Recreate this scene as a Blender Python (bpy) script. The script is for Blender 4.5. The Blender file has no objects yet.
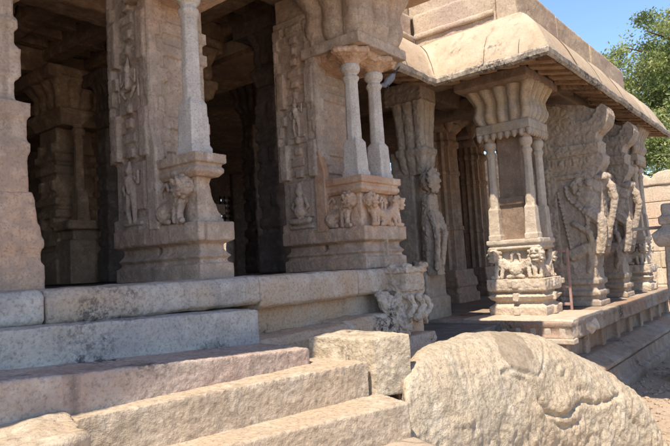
import bpy, bmesh, math, random
from mathutils import Vector, Matrix, noise
random.seed(7)
R = math.radians
scene = bpy.context.scene
COL = scene.collection

# ------------------------------------------------------------------ materials
def N(nt, typ, **kw):
    n = nt.nodes.new(typ)
    for k, v in kw.items():
        setattr(n, k, v)
    return n

def stone(name, base, dark, light, scale=3.0, bump=.4, grain=60, spots=.0, spotcol=(.05,.045,.04),
          carve=0., rough=.9, streak=0., tint=None, joints=0., cells=0., ga=.45):
    m = bpy.data.materials.new(name); m.use_nodes = True
    nt = m.node_tree; L = nt.links.new
    b = nt.nodes['Principled BSDF']; b.inputs['Roughness'].default_value = rough
    b.inputs['Specular IOR Level'].default_value = .18
    geo = N(nt, 'ShaderNodeNewGeometry'); P = geo.outputs['Position']
    def noise_n(s, det=6, r=.6, dist=0., vec=P):
        n = N(nt, 'ShaderNodeTexNoise'); n.inputs['Scale'].default_value = s
        n.inputs['Detail'].default_value = det; n.inputs['Roughness'].default_value = r
        n.inputs['Distortion'].default_value = dist
        L(vec, n.inputs['Vector']); return n.outputs['Fac']
    def ramp(fac, a, bb):
        n = N(nt, 'ShaderNodeMapRange'); n.inputs['From Min'].default_value = a
        n.inputs['From Max'].default_value = bb; n.clamp = True
        L(fac, n.inputs['Value']); return n.outputs['Result']
    def mix(fac, a, bb, mode='MIX'):
        n = N(nt, 'ShaderNodeMix', data_type='RGBA', blend_type=mode)
        if isinstance(fac, (int, float)): n.inputs[0].default_value = fac
        else: L(fac, n.inputs[0])
        for i, v in ((6, a), (7, bb)):
            if isinstance(v, tuple): n.inputs[i].default_value = (*v, 1)
            else: L(v, n.inputs[i])
        return n.outputs[2]
    c = mix(ramp(noise_n(scale, 7, .62, .3), .32, .68), dark, base)
    c = mix(ramp(noise_n(scale*2.7, 6, .65), .48, .78), c, light)
    if tint:
        c = mix(ramp(noise_n(scale*.45, 4, .55, .5), .46, .62), c, tint)
    if streak:
        mp = N(nt, 'ShaderNodeMapping'); mp.inputs['Scale'].default_value = (9, 9, .9); L(P, mp.inputs['Vector'])
        c = mix(ramp(noise_n(1., 6, .6, .4, mp.outputs['Vector']), .56, .78), c, tuple(x*(1-streak) for x in dark))
    g = noise_n(grain, 3, .7)
    c = mix(ramp(g, .30, .5), mix(ga, c, (.05,.042,.035)), c)
    c = mix(ramp(g, .58, .72), c, mix(ga*.8, c, light))
    if spots:
        s1 = ramp(noise_n(2.2, 5, .6), .62 - spots*.3, .70 - spots*.2)
        s2 = ramp(noise_n(28, 6, .75), .46, .56)
        mm = N(nt, 'ShaderNodeMath', operation='MULTIPLY'); L(s1, mm.inputs[0]); L(s2, mm.inputs[1])
        c = mix(mm.outputs[0], c, spotcol)
    hgt = [(noise_n(grain*.55, 5, .75), .008), (noise_n(9, 6, .6), .02)]
    if carve:
        v = N(nt, 'ShaderNodeTexVoronoi', feature='SMOOTH_F1'); v.inputs['Scale'].default_value = 13
        v.inputs['Smoothness'].default_value = .35
        L(P, v.inputs['Vector']); hgt.append((v.outputs['Distance'], -.035*carve))
        w = N(nt, 'ShaderNodeTexVoronoi', feature='F1'); w.inputs['Scale'].default_value = 31
        L(P, w.inputs['Vector']); hgt.append((w.outputs['Distance'], -.012*carve))
        c = mix(ramp(v.outputs['Distance'], .38, .62), c, mix(.45, c, dark))  # crevice shade put into the colour: carve hollows darkened
    if joints:
        v = N(nt, 'ShaderNodeTexVoronoi', feature='DISTANCE_TO_EDGE'); v.inputs['Scale'].default_value = joints
        nz = N(nt, 'ShaderNodeTexNoise'); nz.inputs['Scale'].default_value = 2.5; L(P, nz.inputs['Vector'])
        ad = N(nt, 'ShaderNodeVectorMath', operation='MULTIPLY_ADD'); L(nz.outputs['Color'], ad.inputs[0])
        ad.inputs[1].default_value = (.35,.35,.35); L(P, ad.inputs[2]); L(ad.outputs[0], v.inputs['Vector'])
        f = ramp(v.outputs['Distance'], .0, .012)
        c = mix(f, mix(.6, c, (.08,.06,.045)), c); hgt.append((f, .01))
    if cells:
        v = N(nt, 'ShaderNodeTexVoronoi', feature='F1'); v.inputs['Scale'].default_value = cells
        L(P, v.inputs['Vector']); hgt.append((v.outputs['Distance'], .03))
    tot = None
    for o, s in hgt:
        mm = N(nt, 'ShaderNodeMath', operation='MULTIPLY_ADD'); L(o, mm.inputs[0]); mm.inputs[1].default_value = s
        if tot is None: mm.inputs[2].default_value = 0
        else: L(tot, mm.inputs[2])
        tot = mm.outputs[0]
    bp = N(nt, 'ShaderNodeBump'); bp.inputs['Strength'].default_value = bump; bp.inputs['Distance'].default_value = 1.
    L(tot, bp.inputs['Height']); L(bp.outputs['Normal'], b.inputs['Normal']); L(c, b.inputs['Base Color'])
    return m

M = {}
M['hall']   = stone('hall granite', (.59,.43,.31), (.34,.245,.18), (.68,.55,.43), 2.3, .8, 70, streak=.4, tint=(.60,.375,.245), carve=.25)
M['hallsh'] = stone('hall shaft granite', (.61,.48,.375), (.38,.29,.225), (.70,.59,.48), 2.4, 1., 55, tint=(.60,.41,.29), streak=.2, carve=.12, cells=0)
M['colon']  = stone('colonette granite', (.66,.585,.51), (.50,.43,.37), (.72,.66,.59), 4, .6, 80, streak=.2)
M['warm']   = stone('reddish granite with warm bounce', (.69,.48,.33), (.50,.32,.21), (.73,.58,.44), 3.2, .7, 70, tint=(.46,.25,.15), carve=.25)  # reddish granite with warm bounce light put into the colour
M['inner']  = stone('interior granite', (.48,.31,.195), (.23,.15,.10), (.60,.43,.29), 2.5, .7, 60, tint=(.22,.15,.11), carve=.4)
M['inner_shade'] = stone('interior granite in shade', (.17,.125,.105), (.10,.075,.06), (.24,.185,.15), 2.5, .7, 60, carve=.4)  # darker copy of the interior granite, deep shade put into its colour
M['porch']  = stone('porch granite', (.60,.50,.40), (.44,.35,.26), (.68,.60,.50), 3.5, .7, 80, tint=(.56,.42,.30), carve=.12)
M['porchc'] = stone('porch capital granite', (.47,.39,.31), (.32,.25,.19), (.58,.50,.42), 3.2, .6, 80, streak=.25, tint=(.50,.36,.22))
M['yali']   = stone('beast pillar granite', (.47,.385,.31), (.33,.26,.205), (.56,.48,.40), 3, .8, 70, carve=.4, tint=(.48,.37,.26), streak=.25)
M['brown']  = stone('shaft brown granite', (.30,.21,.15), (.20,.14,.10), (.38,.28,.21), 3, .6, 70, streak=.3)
M['plinth'] = stone('plinth granite', (.40,.31,.235), (.27,.205,.155), (.50,.41,.32), 2.5, .8, 60, tint=(.38,.24,.16), streak=.3, spots=.1)
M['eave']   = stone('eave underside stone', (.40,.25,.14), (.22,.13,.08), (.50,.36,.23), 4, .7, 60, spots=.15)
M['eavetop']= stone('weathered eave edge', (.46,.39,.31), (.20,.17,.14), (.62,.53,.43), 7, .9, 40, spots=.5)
M['roof']   = stone('lime plaster roof', (.50,.395,.285), (.42,.315,.215), (.56,.46,.345), 1.5, .7, 45, tint=(.47,.34,.235), ga=.14, streak=.3, spots=.05, spotcol=(.2,.16,.12))
M['parapet']= stone('parapet stone', (.52,.405,.29), (.42,.315,.22), (.59,.48,.36), 2.2, .6, 50, tint=(.42,.31,.24))
M['stepg']  = stone('lichened grey step granite', (.56,.49,.41), (.40,.35,.295), (.65,.58,.50), 4, 1.1, 55, spots=.16, spotcol=(.11,.105,.10), tint=(.40,.36,.33), streak=.3)
M['stepw']  = stone('warm grey slab granite', (.54,.455,.375), (.38,.32,.27), (.62,.54,.46), 3, 1.1, 55, spots=.16, spotcol=(.14,.12,.10), tint=(.50,.37,.26), streak=.3)
M['step3']  = stone('pink step granite', (.52,.42,.335), (.38,.295,.235), (.61,.51,.42), 3.5, 1.1, 50, tint=(.44,.31,.24), streak=.6, spots=.16, spotcol=(.11,.085,.07))
M['step4']  = stone('tan step granite', (.50,.40,.29), (.35,.27,.19), (.62,.515,.39), 4, 1.2, 38, tint=(.45,.34,.235))
M['block']  = stone('speckled block granite', (.54,.435,.305), (.35,.28,.20), (.66,.56,.43), 6, 1.3, 45, spots=.06)
M['boulder']= stone('elephant granite', (.50,.41,.295), (.39,.31,.215), (.61,.52,.40), 3.2, 1.7, 45, tint=(.50,.385,.26))
M['worn']   = stone('polished worn patch', (.33,.26,.18), (.26,.20,.135), (.39,.32,.235), 5, .35, 60)
M['ledge']  = stone('hall plinth granite', (.56,.445,.34), (.40,.31,.24), (.64,.54,.44), 3, .9, 50, tint=(.50,.34,.22), spots=.2)
M['ground'] = stone('paved ground', (.44,.345,.255), (.35,.27,.195), (.52,.43,.33), 1.2, .5, 30, tint=(.40,.29,.20), joints=1.1)
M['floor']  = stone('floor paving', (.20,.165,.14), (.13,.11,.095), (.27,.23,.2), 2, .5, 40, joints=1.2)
M['wall']   = stone('boundary wall stone', (.58,.47,.33), (.44,.34,.23), (.66,.56,.42), 1.3, .5, 25, tint=(.56,.40,.27), streak=.25)
M['stump']  = stone('stump stone', (.48,.40,.325), (.36,.295,.235), (.57,.49,.41), 3, .7, 50)
M['iron']   = stone('painted iron', (.40,.25,.21), (.30,.18,.15), (.46,.31,.27), 8, .2, 90, rough=.6)
M['bark']   = stone('bark', (.16,.12,.085), (.09,.07,.05), (.22,.17,.13), 6, .8, 30, streak=.3)

def simple(name, col, rough=.6, var=0.1, scale=8, trans=0.):
    m = bpy.data.materials.new(name); m.use_nodes = True; nt = m.node_tree; L = nt.links.new
    b = nt.nodes['Principled BSDF']; b.inputs['Roughness'].default_value = rough
    geo = N(nt, 'ShaderNodeNewGeometry'); n = N(nt, 'ShaderNodeTexNoise'); n.inputs['Scale'].default_value = scale
    L(geo.outputs['Position'], n.inputs['Vector'])
    r = N(nt, 'ShaderNodeValToRGB'); r.color_ramp.elements[0].position = .3; r.color_ramp.elements[1].position = .7
    r.color_ramp.elements[0].color = (*[c*(1-var) for c in col], 1); r.color_ramp.elements[1].color = (*[min(1, c*(1+var)) for c in col], 1)
    L(n.outputs['Fac'], r.inputs['Fac']); L(r.outputs['Color'], b.inputs['Base Color'])
    if trans:
        t = N(nt, 'ShaderNodeBsdfTranslucent'); L(r.outputs['Color'], t.inputs['Color'])
        mx = N(nt, 'ShaderNodeMixShader'); mx.inputs[0].default_value = trans
        L(b.outputs[0], mx.inputs[1]); L(t.outputs[0], mx.inputs[2]); L(mx.outputs[0], nt.nodes['Material Output'].inputs['Surface'])
    return m
M['leaf']  = simple('leaves', (.20,.24,.075), .55, .55, 1.1, .4)
M['leafb'] = simple('yellow green leaves', (.31,.33,.11), .55, .4, 1.3, .4)
M['pigeon'] = simple('grey feathers', (.18,.19,.22), .6, .2, 30)
M['pigeond'] = simple('black feathers', (.025,.025,.03), .5, .2, 30)

# ------------------------------------------------------------------ object helpers
def tag(o, label=None, cat=None, group=None, kind=None):
    if label: o['label'] = label
    if cat: o['category'] = cat
    if group: o['group'] = group
    if kind: o['kind'] = kind
    return o
def empty(name, loc, label, cat, group=None):
    o = bpy.data.objects.new(name, None); COL.objects.link(o); o.location = loc
    o.empty_display_size = .1
    return tag(o, label, cat, group)
def kids(o): return [c for c in bpy.data.objects if c.parent == o]
def copy_tree(o, parent=None):
    c = o.copy(); COL.objects.link(c)
    if parent: c.parent = parent
    for ch in kids(o): copy_tree(ch, c)
    return c
def root_loc(o):
    v = Vector((0,0,0))
    while o is not None: v = v + o.location; o = o.parent
    return v

class MB:
    """collects world-space shapes and links them as one mesh object"""
    def __init__(s): s.v = []; s.f = []
    def add(s, vs, fs):
        k = len(s.v); s.v += [Vector(p) for p in vs]; s.f += [[i+k for i in f] for f in fs]; return s
    def box(s, x0, x1, y0, y1, z0, z1):
        return s.hexa([(x0,y0,z0),(x1,y0,z0),(x1,y1,z0),(x0,y1,z0),(x0,y0,z1),(x1,y0,z1),(x1,y1,z1),(x0,y1,z1)])
    def hexa(s, c):
        return s.add(c, [(0,3,2,1),(4,5,6,7),(0,1,5,4),(1,2,6,5),(2,3,7,6),(3,0,4,7)])
    def rings(s, rs, closed=True, cap=True):
        n = len(rs[0]); vs = [p for r in rs for p in r]; fs = []
        for i in range(len(rs)-1):
            for j in range(n if closed else n-1):
                a = i*n+j; b = i*n+(j+1) % n
                fs.append((a, b, b+n, a+n))
        if cap: fs.append(tuple(range(n-1, -1, -1))); fs.append(tuple((len(rs)-1)*n+j for j in range(n)))
        return s.add(vs, fs)
    def sq(s, cx, cy, prof):           # square mouldings: (z, half) or (z, hx, hy)
        rs = []
        for p in prof:
            z, hx = p[0], p[1]; hy = p[2] if len(p) > 2 else hx
            rs.append([(cx-hx,cy-hy,z),(cx+hx,cy-hy,z),(cx+hx,cy+hy,z),(cx-hx,cy+hy,z)])
        return s.rings(rs)
    def ngon(s, cx, cy, prof, n=8, rot=None, flute=0.):
        rot = math.pi/n if rot is None else rot; rs = []
        m = n if not flute else n*2
        for z, r in prof:
            q = []
            for i in range(m):
                a = rot+2*math.pi*i/m; rr = r*(1-(flute if i % 2 else 0))
                q.append((cx+rr*math.cos(a), cy+rr*math.sin(a), z))
            rs.append(q)
        return s.rings(rs)
    def lobed(s, cx, cy, prof, hx, hy, lobes=5, amp=.12, n=120):
        # rounded square section whose sides ripple in and out; prof: (z, scale, ripple)
        rs = []
        for z, sc, rp in prof:
            q = []
            for i in range(n):
                t = 4*i/n; k = int(t) % 4; u = t-int(t)     # side k, position u
                w = 2*u-1
                rip = abs(math.sin(math.pi*lobes*u))**.6
                d = 1-amp*rp*(1-rip)
                r = .94 + .06*(1-abs(w)**6)
                if k == 0: x, y = w, -d
                elif k == 1: x, y = d, w
                elif k == 2: x, y = -w, d
                else: x, y = -d, -w
                q.append((cx+x*hx*sc*(.97 if k in (0,2) else 1)*r, cy+y*hy*sc*r, z))
            rs.append(q)
        return s.rings(rs)
    def ball(s, c, r, m=None, sub=2):
        bm = bmesh.new(); bmesh.ops.create_icosphere(bm, subdivisions=sub, radius=1)
        rr = r if isinstance(r, (tuple, list)) else (r, r, r)
        vs = []
        for v in bm.verts:
            p = Vector((v.co.x*rr[0], v.co.y*rr[1], v.co.z*rr[2]))
            if m: p = m @ p
            vs.append(p+Vector(c))
        bm.verts.index_update()
        fs = [[v.index for v in f.verts] for f in bm.faces]; bm.free()
        return s.add(vs, fs)
    def tube(s, pts, rad, n=8):
        pts = [Vector(p) for p in pts]; rs = []
        for i, p in enumerate(pts):
            d = (pts[min(i+1, len(pts)-1)]-pts[max(i-1, 0)]).normalized()
            up = Vector((0,0,1)) if abs(d.z) < .9 else Vector((1,0,0))
            a = d.cross(up).normalized(); b = d.cross(a)
            r = rad[i] if isinstance(rad, (list, tuple)) else rad
            rs.append([p+(a*math.cos(2*math.pi*j/n)+b*math.sin(2*math.pi*j/n))*r for j in range(n)])
        return s.rings(rs)
    def limb(s, pts, rad, steps=5):    # chain of spheres: only used under a voxel remesh
        pts = [Vector(p) for p in pts]
        for i in range(len(pts)-1):
            r0, r1 = rad[i], rad[i+1]
            steps = max(2, int(math.ceil((pts[i+1]-pts[i]).length/(.42*max(1e-4, min(r0, r1))))))
            for k in range(steps+1):
                t = k/steps; s.ball(pts[i].lerp(pts[i+1], t), r0+(r1-r0)*t, sub=1)
        return s
    def extr(s, poly, axis, a, b):     # polygon in the plane across `axis`, from a to b
        def P(u, v, w): return {'x': (w,u,v), 'y': (u,w,v), 'z': (u,v,w)}[axis]
        n = len(poly); vs = [P(u, v, a) for u, v in poly]+[P(u, v, b) for u, v in poly]
        fs = [tuple(range(n-1, -1, -1)), tuple(range(n, 2*n))]+[(i, (i+1) % n, (i+1) % n+n, i+n) for i in range(n)]
        return s.add(vs, fs)
    def mesh(s, name):
        me = bpy.data.meshes.new(name); me.from_pydata([tuple(v) for v in s.v], [], s.f); me.update()
        bm = bmesh.new(); bm.from_mesh(me); bmesh.ops.recalc_face_normals(bm, faces=bm.faces); bm.to_mesh(me); bm.free()
        return me
    def build(s, name, mat, parent=None, vox=0, amp=0., freq=8., smooth=None, bevel=0., post=None, seed=0., sub=0., cv=None):
        me = s.mesh(name); o = bpy.data.objects.new(name, me); COL.objects.link(o)
        mods = False
        if vox:
            r = o.modifiers.new('r', 'REMESH'); r.mode = 'VOXEL'; r.voxel_size = vox; mods = True
        elif bevel:
            r = o.modifiers.new('b', 'BEVEL'); r.width = bevel; r.segments = 2; r.limit_method = 'ANGLE'; r.angle_limit = R(35); mods = True
        if mods:
            dg = bpy.context.evaluated_depsgraph_get(); dg.update()
            me2 = bpy.data.meshes.new_from_object(o.evaluated_get(dg)); o.modifiers.clear()
            o.data = me2; bpy.data.meshes.remove(me); me = me2; me.name = name
        if sub:
            bm = bmesh.new(); bm.from_mesh(me)
            for _ in range(6):
                es = [e for e in bm.edges if e.calc_length() > sub*1.5]
                if not es: break
                bmesh.ops.subdivide_edges(bm, edges=es, cuts=1, use_grid_fill=True)
            bmesh.ops.triangulate(bm, faces=[f for f in bm.faces if len(f.verts) > 4])
            bm.to_mesh(me); bm.free(); me.update()
        if post: post(me)
        if amp:
            nn = [Vector(v.normal) for v in me.vertices]
            sd = Vector((seed*13.1, seed*7.7, seed*3.3))
            for v, n in zip(me.vertices, nn):
                p = (v.co+sd)*freq
                v.co = v.co + n*(amp*(noise.noise(p)+.5*noise.noise(p*2.3)+.3*noise.noise(p*5.1)))
            me.update()
        if cv:
            nn = [Vector(v.normal) for v in me.vertices]
            for v, n in zip(me.vertices, nn):
                p = v.co*cv[1]; p = p+Vector((noise.noise(p*.7), noise.noise(p*.7+Vector((5,5,5))), noise.noise(p*.7+Vector((9,9,9)))))*.8
                d = noise.voronoi(p)[0]
                v.co = v.co + n*cv[0]*(min(1., (d[1]-d[0])*2.2)-.6)
            me.update()
        if smooth is None: smooth = bool(vox or amp)
        if smooth: me.shade_smooth()
        me.materials.append(mat)
        if parent:
            off = root_loc(parent)
            for v in me.vertices: v.co -= off
            o.parent = parent
        else:
            xs = [v.co for v in me.vertices]
            c = Vector(((min(p.x for p in xs)+max(p.x for p in xs))/2, (min(p.y for p in xs)+max(p.y for p in xs))/2, min(p.z for p in xs)))
            for v in me.vertices: v.co -= c
            o.location = c
        return o

def rough_block(c8, name, mat, parent=None, r=.02, vox=.014, amp=.006, freq=9, seed=0.):
    return MB().hexa(c8).build(name, mat, parent, vox=vox, amp=amp, freq=freq, seed=seed)

CH, SH = math.cos(R(38.8)), math.sin(R(38.8))
def W(l, d, z): return Vector((CH*d+SH*l, SH*d-CH*l, z))     # metres to the right / ahead of where the photographer stood

# ------------------------------------------------------------------ small carved things
def figure(face, u, z, h, pose='stand', depth=.05):
    """relief figure; face = function (u, n, z) -> world point, n outward"""
    m = MB(); k = h
    F = lambda a, n, b: face(u+a*k, n*k*.5, z+b*k)
    r = lambda x: x*k
    if pose == 'stand':
        m.limb([F(0,.06,.55), F(.02,.07,.75)], [r(.10), r(.12)])
        m.ball(F(.01,.12,.9), r(.075)); m.limb([F(.01,.1,.95), F(.02,.08,1.06)], [r(.06), r(.03)])
        m.limb([F(-.05,.06,.5), F(-.1,.09,.25), F(-.08,.06,.02)], [r(.08), r(.055), r(.045)])
        m.limb([F(.06,.06,.5), F(.1,.09,.25), F(.06,.06,.02)], [r(.08), r(.055), r(.045)])
        m.limb([F(.12,.07,.78), F(.22,.1,.62), F(.15,.12,.5)], [r(.045), r(.035), r(.03)])
        m.limb([F(-.12,.07,.78), F(-.23,.1,.68), F(-.24,.1,.88)], [r(.045), r(.035), r(.03)])
        m.limb([F(-.24,.02,.0), F(.24,.02,.0)], [r(.05), r(.05)])
    elif pose == 'sit':
        m.ball(F(0,.08,.35), (r(.17),)*3); m.ball(F(0,.09,.58), r(.14)); m.ball(F(0,.12,.8), r(.1))
        m.limb([F(0,.1,.88), F(0,.08,1.)], [r(.08), r(.035)])
        m.limb([F(-.25,.12,.14), F(0,.16,.12), F(.25,.12,.14)], [r(.09), r(.09), r(.09)])
        m.limb([F(.14,.08,.64), F(.25,.1,.45), F(.1,.15,.35)], [r(.055), r(.045), r(.035)])
        m.limb([F(-.14,.08,.64), F(-.25,.1,.45), F(-.12,.15,.35)], [r(.055), r(.045), r(.035)])
        m.limb([F(-.32,.02,.0), F(.32,.02,.0)], [r(.06), r(.06)])
    else:                                                     # arms raised, cross legged
        m.limb([F(0,.05,.35), F(0,.07,.6)], [r(.1), r(.09)]); m.ball(F(0,.1,.72), r(.07))
        m.limb([F(0,.08,.76), F(0,.06,1.0)], [r(.07), r(.02)])
        for s in (-1, 1):
            m.limb([F(.08*s,.06,.58), F(.26*s,.08,.42), F(.27*s,.08,.68)], [r(.04), r(.035), r(.028)])
            m.limb([F(.05*s,.06,.3), F(.26*s,.1,.3), F(.1*s,.1,.12)], [r(.05), r(.045), r(.035)])
            m.limb([F(.36*s,.05,.1), F(.36*s,.05,.45)], [r(.03), r(.025)])
    return m

def lion(face, u, z, s, d=1):
    """crouching lion relief on a face; head towards d, its snarling face looking out"""
    m = MB(); F = lambda a, n, b: face(u+a*s*d, n*s, z+b*s); r = lambda x: x*s
    m.limb([F(-.36,.05,.34), F(-.1,.06,.36), F(.15,.08,.5)], [r(.2), r(.17), r(.2)], 4)
    m.ball(F(-.36,.10,.24), r(.21)); m.limb([F(-.34,.18,.1), F(-.12,.2,.06)], [r(.08), r(.07)])
    m.limb([F(.2,.14,.42), F(.24,.2,.22), F(.24,.2,.06)], [r(.12), r(.08), r(.08)])
    m.limb([F(.2,.2,.05), F(.36,.24,.05)], [r(.07), r(.07)])
    m.limb([F(.04,.14,.4), F(.06,.18,.2), F(.08,.2,.06)], [r(.1), r(.07), r(.07)])
    m.ball(F(.3,.12,.72), r(.22))
    for i in range(9):                                        # mane curls round the face
        a = math.pi*2*i/9
        m.ball(F(.28+.2*math.cos(a), .17, .72+.2*math.sin(a)), r(.07), sub=1)
    m.limb([F(.24,.3,.76), F(.36,.3,.76)], [r(.07), r(.07)]); m.ball(F(.23,.34,.82), r(.05)); m.ball(F(.38,.34,.82), r(.05))
    m.limb([F(.22,.33,.64), F(.4,.33,.64)], [r(.05), r(.05)]); m.limb([F(.24,.3,.54), F(.38,.3,.54)], [r(.045), r(.045)])
    m.limb([F(-.5,.08,.4), F(-.46,.1,.7), F(-.3,.1,.84), F(-.22,.1,.7)], [r(.05), r(.045), r(.04), r(.05)])
    return m

def faceX(x): return lambda u, n, z: Vector((x-n, u, z))       # looking at a face whose outward normal is -X; u = Y
def faceY(y): return lambda u, n, z: Vector((u, y-n, z))       # outward normal -Y; u = X

def colonette(cx, cy, z0, z1, w, n=8):
    H = z1-z0; m = MB()
    m.sq(cx, cy, [(z0, w*1.06), (z0+.05*H, w*1.06), (z0+.06*H, w*.96), (z0+.30*H, w*.85), (z0+.33*H, w*.62)])
    m.ngon(cx, cy, [(z0+.30*H, w*.80), (z0+.36*H, w*.82), (z0+.60*H, w*.76), (z0+.80*H, w*.72), (z0+.83*H, w*.92), (z0+.845*H, w*.92), (z0+.86*H, w*.72), (z0+.885*H, w*.72)], n, flute=.07)
    m.ngon(cx, cy, [(z0+.875*H, w*.7), (z0+.895*H, w*.98), (z0+.925*H, w*1.06), (z0+.95*H, w*1.0), (z0+.965*H, w*.75), (z0+.98*H, w*.9), (z1, w*.9)], 16)
    return m

# ------------------------------------------------------------------ hall pillars (front row)
def hall_pillar(x0, wp, ncol, label, sh=.5, top=4.5, lionx=True):
    """square carved shaft with a lower pedestal of colonettes pushed out towards the steps"""
    e = empty('carved_pillar', (x0+sh/2, 3.7, 1.66), label, 'stone pillar', 'carved pillars along the hall front')
    xs0, xs1, ys0, ys1 = x0+.02, x0+.02+sh, 3.72, 4.22
    cx, cy = (xs0+xs1)/2, (ys0+ys1)/2
    # base shared by shaft and pedestal
    b = MB()
    prof = [(1.655,.0),(1.76,.0),(1.775,-.03),(1.80,-.03),(1.815,-.008),(1.86,-.045),(1.90,-.045),(1.925,.01),(2.055,.01)]
    def L(x0_, x1_, y0_, y1_):
        b.rings([[(x0_-o, y0_-o, z), (x1_+o, y0_-o, z), (x1_+o, y1_+o, z), (x0_-o, y1_+o, z)] for z, o in prof])
    L(x0, x0+wp, 3.21, 3.74); L(x0, max(x0+wp-.1, xs1), 3.70, 4.24)
    for y in (3.42,): b.box(x0-.014, x0+.1, y-.16, y+.1, 1.935, 2.02)      # raised panels
    b.box(x0-.014, x0+.1, 3.82, 4.14, 1.935, 2.02)
    b.box(x0+.5*wp-.012, x0+.5*wp+.012, 3.192, 3.3, 1.66, 2.05) if ncol > 1 else None
    b.build('base', M['hall'], e, vox=.0085, amp=.002, freq=14, seed=x0)
    # shaft with stepped, notched edges
    s = MB(); s.box(xs0, xs1, ys0, ys1, 2.03, top)
    rnd = random.Random(int(x0*10))
    for z in (2.05, 2.62, 2.80, 3.36, 3.54, 4.0, 4.16):
        s.box(xs0-.022, xs1+.02, ys0-.022, ys1+.022, z, z+.09)
    for i, z in enumerate([2.58+.115*k for k in range(14)]):
        w_ = (.045,.085,.045,.02)[i % 4]
        for ya in (ys0-.025, ys1+.025-w_*1.4): s.box(xs0-.04, xs0+.1, ya, ya+w_*1.4, z, z+.10)
        s.box(xs0-.03, xs0+w_*1.5, ys0-.04, ys0+.1, z, z+.10)
        s.box(xs0-.045, xs0+.1, 3.97-w_, 3.97+w_, z+.02, z+.09) if z < 2.98 or z > 3.34 else None
    for z in (2.62, 2.78, 3.36, 3.52):
        for y in (ys0+.06, ys1-.06): s.box(xs0-.055, xs0+.1, y-.05, y+.05, z-.03, z+.17)
    for y0_, y1_ in ((ys0+.10, ys1-.10),):
        s.box(xs0-.022, xs0+.1, y0_, y1_, 2.2, 2.56); s.box(xs0-.022, xs0+.1, y0_, y1_, 2.95, 3.3)
    s.build('shaft', M['hallsh'], e, vox=.009, amp=.0025, freq=12, seed=x0+2)
    s = MB(); s.extr([(3.64,2.03),(3.77,2.03),(3.77,2.62),(3.705,2.86),(3.64,2.62)], 'x', x0-.02, x0+.06); s.build('pointed_strip', M['warm' if ncol > 1 else 'hallsh'], e, vox=.011, amp=.003, freq=20)
    f = figure(faceX(xs0-.02), 3.97, 2.10, .44, 'stand' if ncol == 1 else 'sit'); f.build('figure_relief', M['hallsh'], e, vox=.006, amp=.001, freq=30)
    f = figure(faceX(xs0-.02), 3.97, 3.02, .36, 'raise' if ncol == 1 else 'stand'); f.build('figure_relief', M['hallsh'], e, vox=.006, amp=.001, freq=30)
    # pedestal body
    p = MB()
    xp = x0+wp
    p.rings([[(x0+.05, 3.27, z), (xp-o, 3.27+o*.3, z), (xp-o, 3.76, z), (x0+.05, 3.76, z)] for z, o in ((2.03,.02),(2.08,.02),(2.15,.06),(2.25,.10),(2.34,.11),(2.40,.09))])
    p.build('pedestal', M['hall' if ncol == 1 else 'warm'], e, vox=.009, amp=.002, freq=12, cv=(.006,16))
    l = lion(faceX(x0+.06), 3.48, 2.05, .36, -1); l.build('lion_relief', M['hall'], e, vox=.0065, cv=(.005,26))
    if ncol > 1:
        l = lion(faceY(3.27), x0+.24, 2.05, .34, -1)
        l.build('lion_relief', M['warm'], e, vox=.0065, cv=(.005,26))
        l = lion(faceY(3.27), x0+.50, 2.05, .33, 1); l.build('lion_relief', M['warm'], e, vox=.0065, cv=(.005,26))
    t = MB(); t.rings([[(x0-o, 3.21-o, z), (xp-.05+o, 3.21-o, z), (xp-.05+o, 3.74, z), (x0-o, 3.74, z)] for z, o in ((2.37,-.03),(2.40,.0),(2.43,.0),(2.435,-.012),(2.46,-.012),(2.465,.012),(2.53,.012))])
    t.build('pedestal_slab', M['hall' if ncol == 1 else 'warm'], e, vox=.008, amp=.002, freq=12)
    # colonettes
    cs = [(x0+.11, 3.36)] if ncol == 1 else [(x0+.13, 3.36), (x0+wp-.17, 3.36)]
    for c in cs:
        colonette(c[0], c[1], 2.52, 3.68 if ncol > 1 else 3.78, .092 if ncol > 1 else .085).build('colonette', M['colon'], e, vox=.0075, amp=.0012, freq=20, seed=c[0])
    if ncol > 1:
        # fringe, slab and lobed bracket capital
        f = MB(); f.box(x0+.02, x0+wp+.02, 3.22, 3.72, 3.69, 3.76)
        for qx, qy in cs:
            f.rings([[(qx+r_*(1+.13*math.cos(8*k*math.pi/32))*math.cos(k*math.pi/32*2), qy+r_*(1+.13*math.cos(8*k*math.pi/16))*math.sin(k*math.pi/32*2), z) for k in range(32)] for z, r_ in ((3.62,.08),(3.66,.11),(3.69,.17),(3.70,.21),(3.73,.22),(3.76,.2))])
        f.rings([[(x0+.0+o,3.20+o,z),(x0+wp+.06-o,3.20+o,z),(x0+wp+.06-o,3.74,z),(x0+.0+o,3.74,z)] for z, o in ((3.66,.14),(3.70,.03),(3.77,.0))])
        f.build('petal_fringe', M['warm'], e, vox=.008, cv=(.007,22))
        c = MB(); c.box(x0-.04, x0+wp+.10, 3.12, 3.84, 3.765, 3.875); c.build('capital_slab', M['hallsh'], e, vox=.012, amp=.004, freq=10)
        c = MB(); c.lobed(x0+wp/2+.03, 3.46, [(3.86,.88,.3),(3.92,.98,.9),(3.99,1.06,1),(4.07,1.08,1),(4.15,1.04,1),(4.22,1.04,1),(4.30,1.14,1),(4.38,1.24,1),(4.46,1.30,.6),(4.5,1.3,.3)], .40, .36, 3, .17)
        c.build('capital', M['hallsh'], e, vox=.011, amp=.002, freq=12, cv=(.006,9))
    else:
        c = MB(); c.sq(x0+.2, 3.52, [(3.77,.2,.32),(3.775,.22,.34),(3.78,.27,.4),(3.87,.27,.4),(3.9,.22,.34),(4.1,.3,.45),(4.3,.36,.5),(4.5,.44,.6)])
        c.build('capital', M['hallsh'], e, vox=.014, amp=.005, freq=10)
    return e

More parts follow.
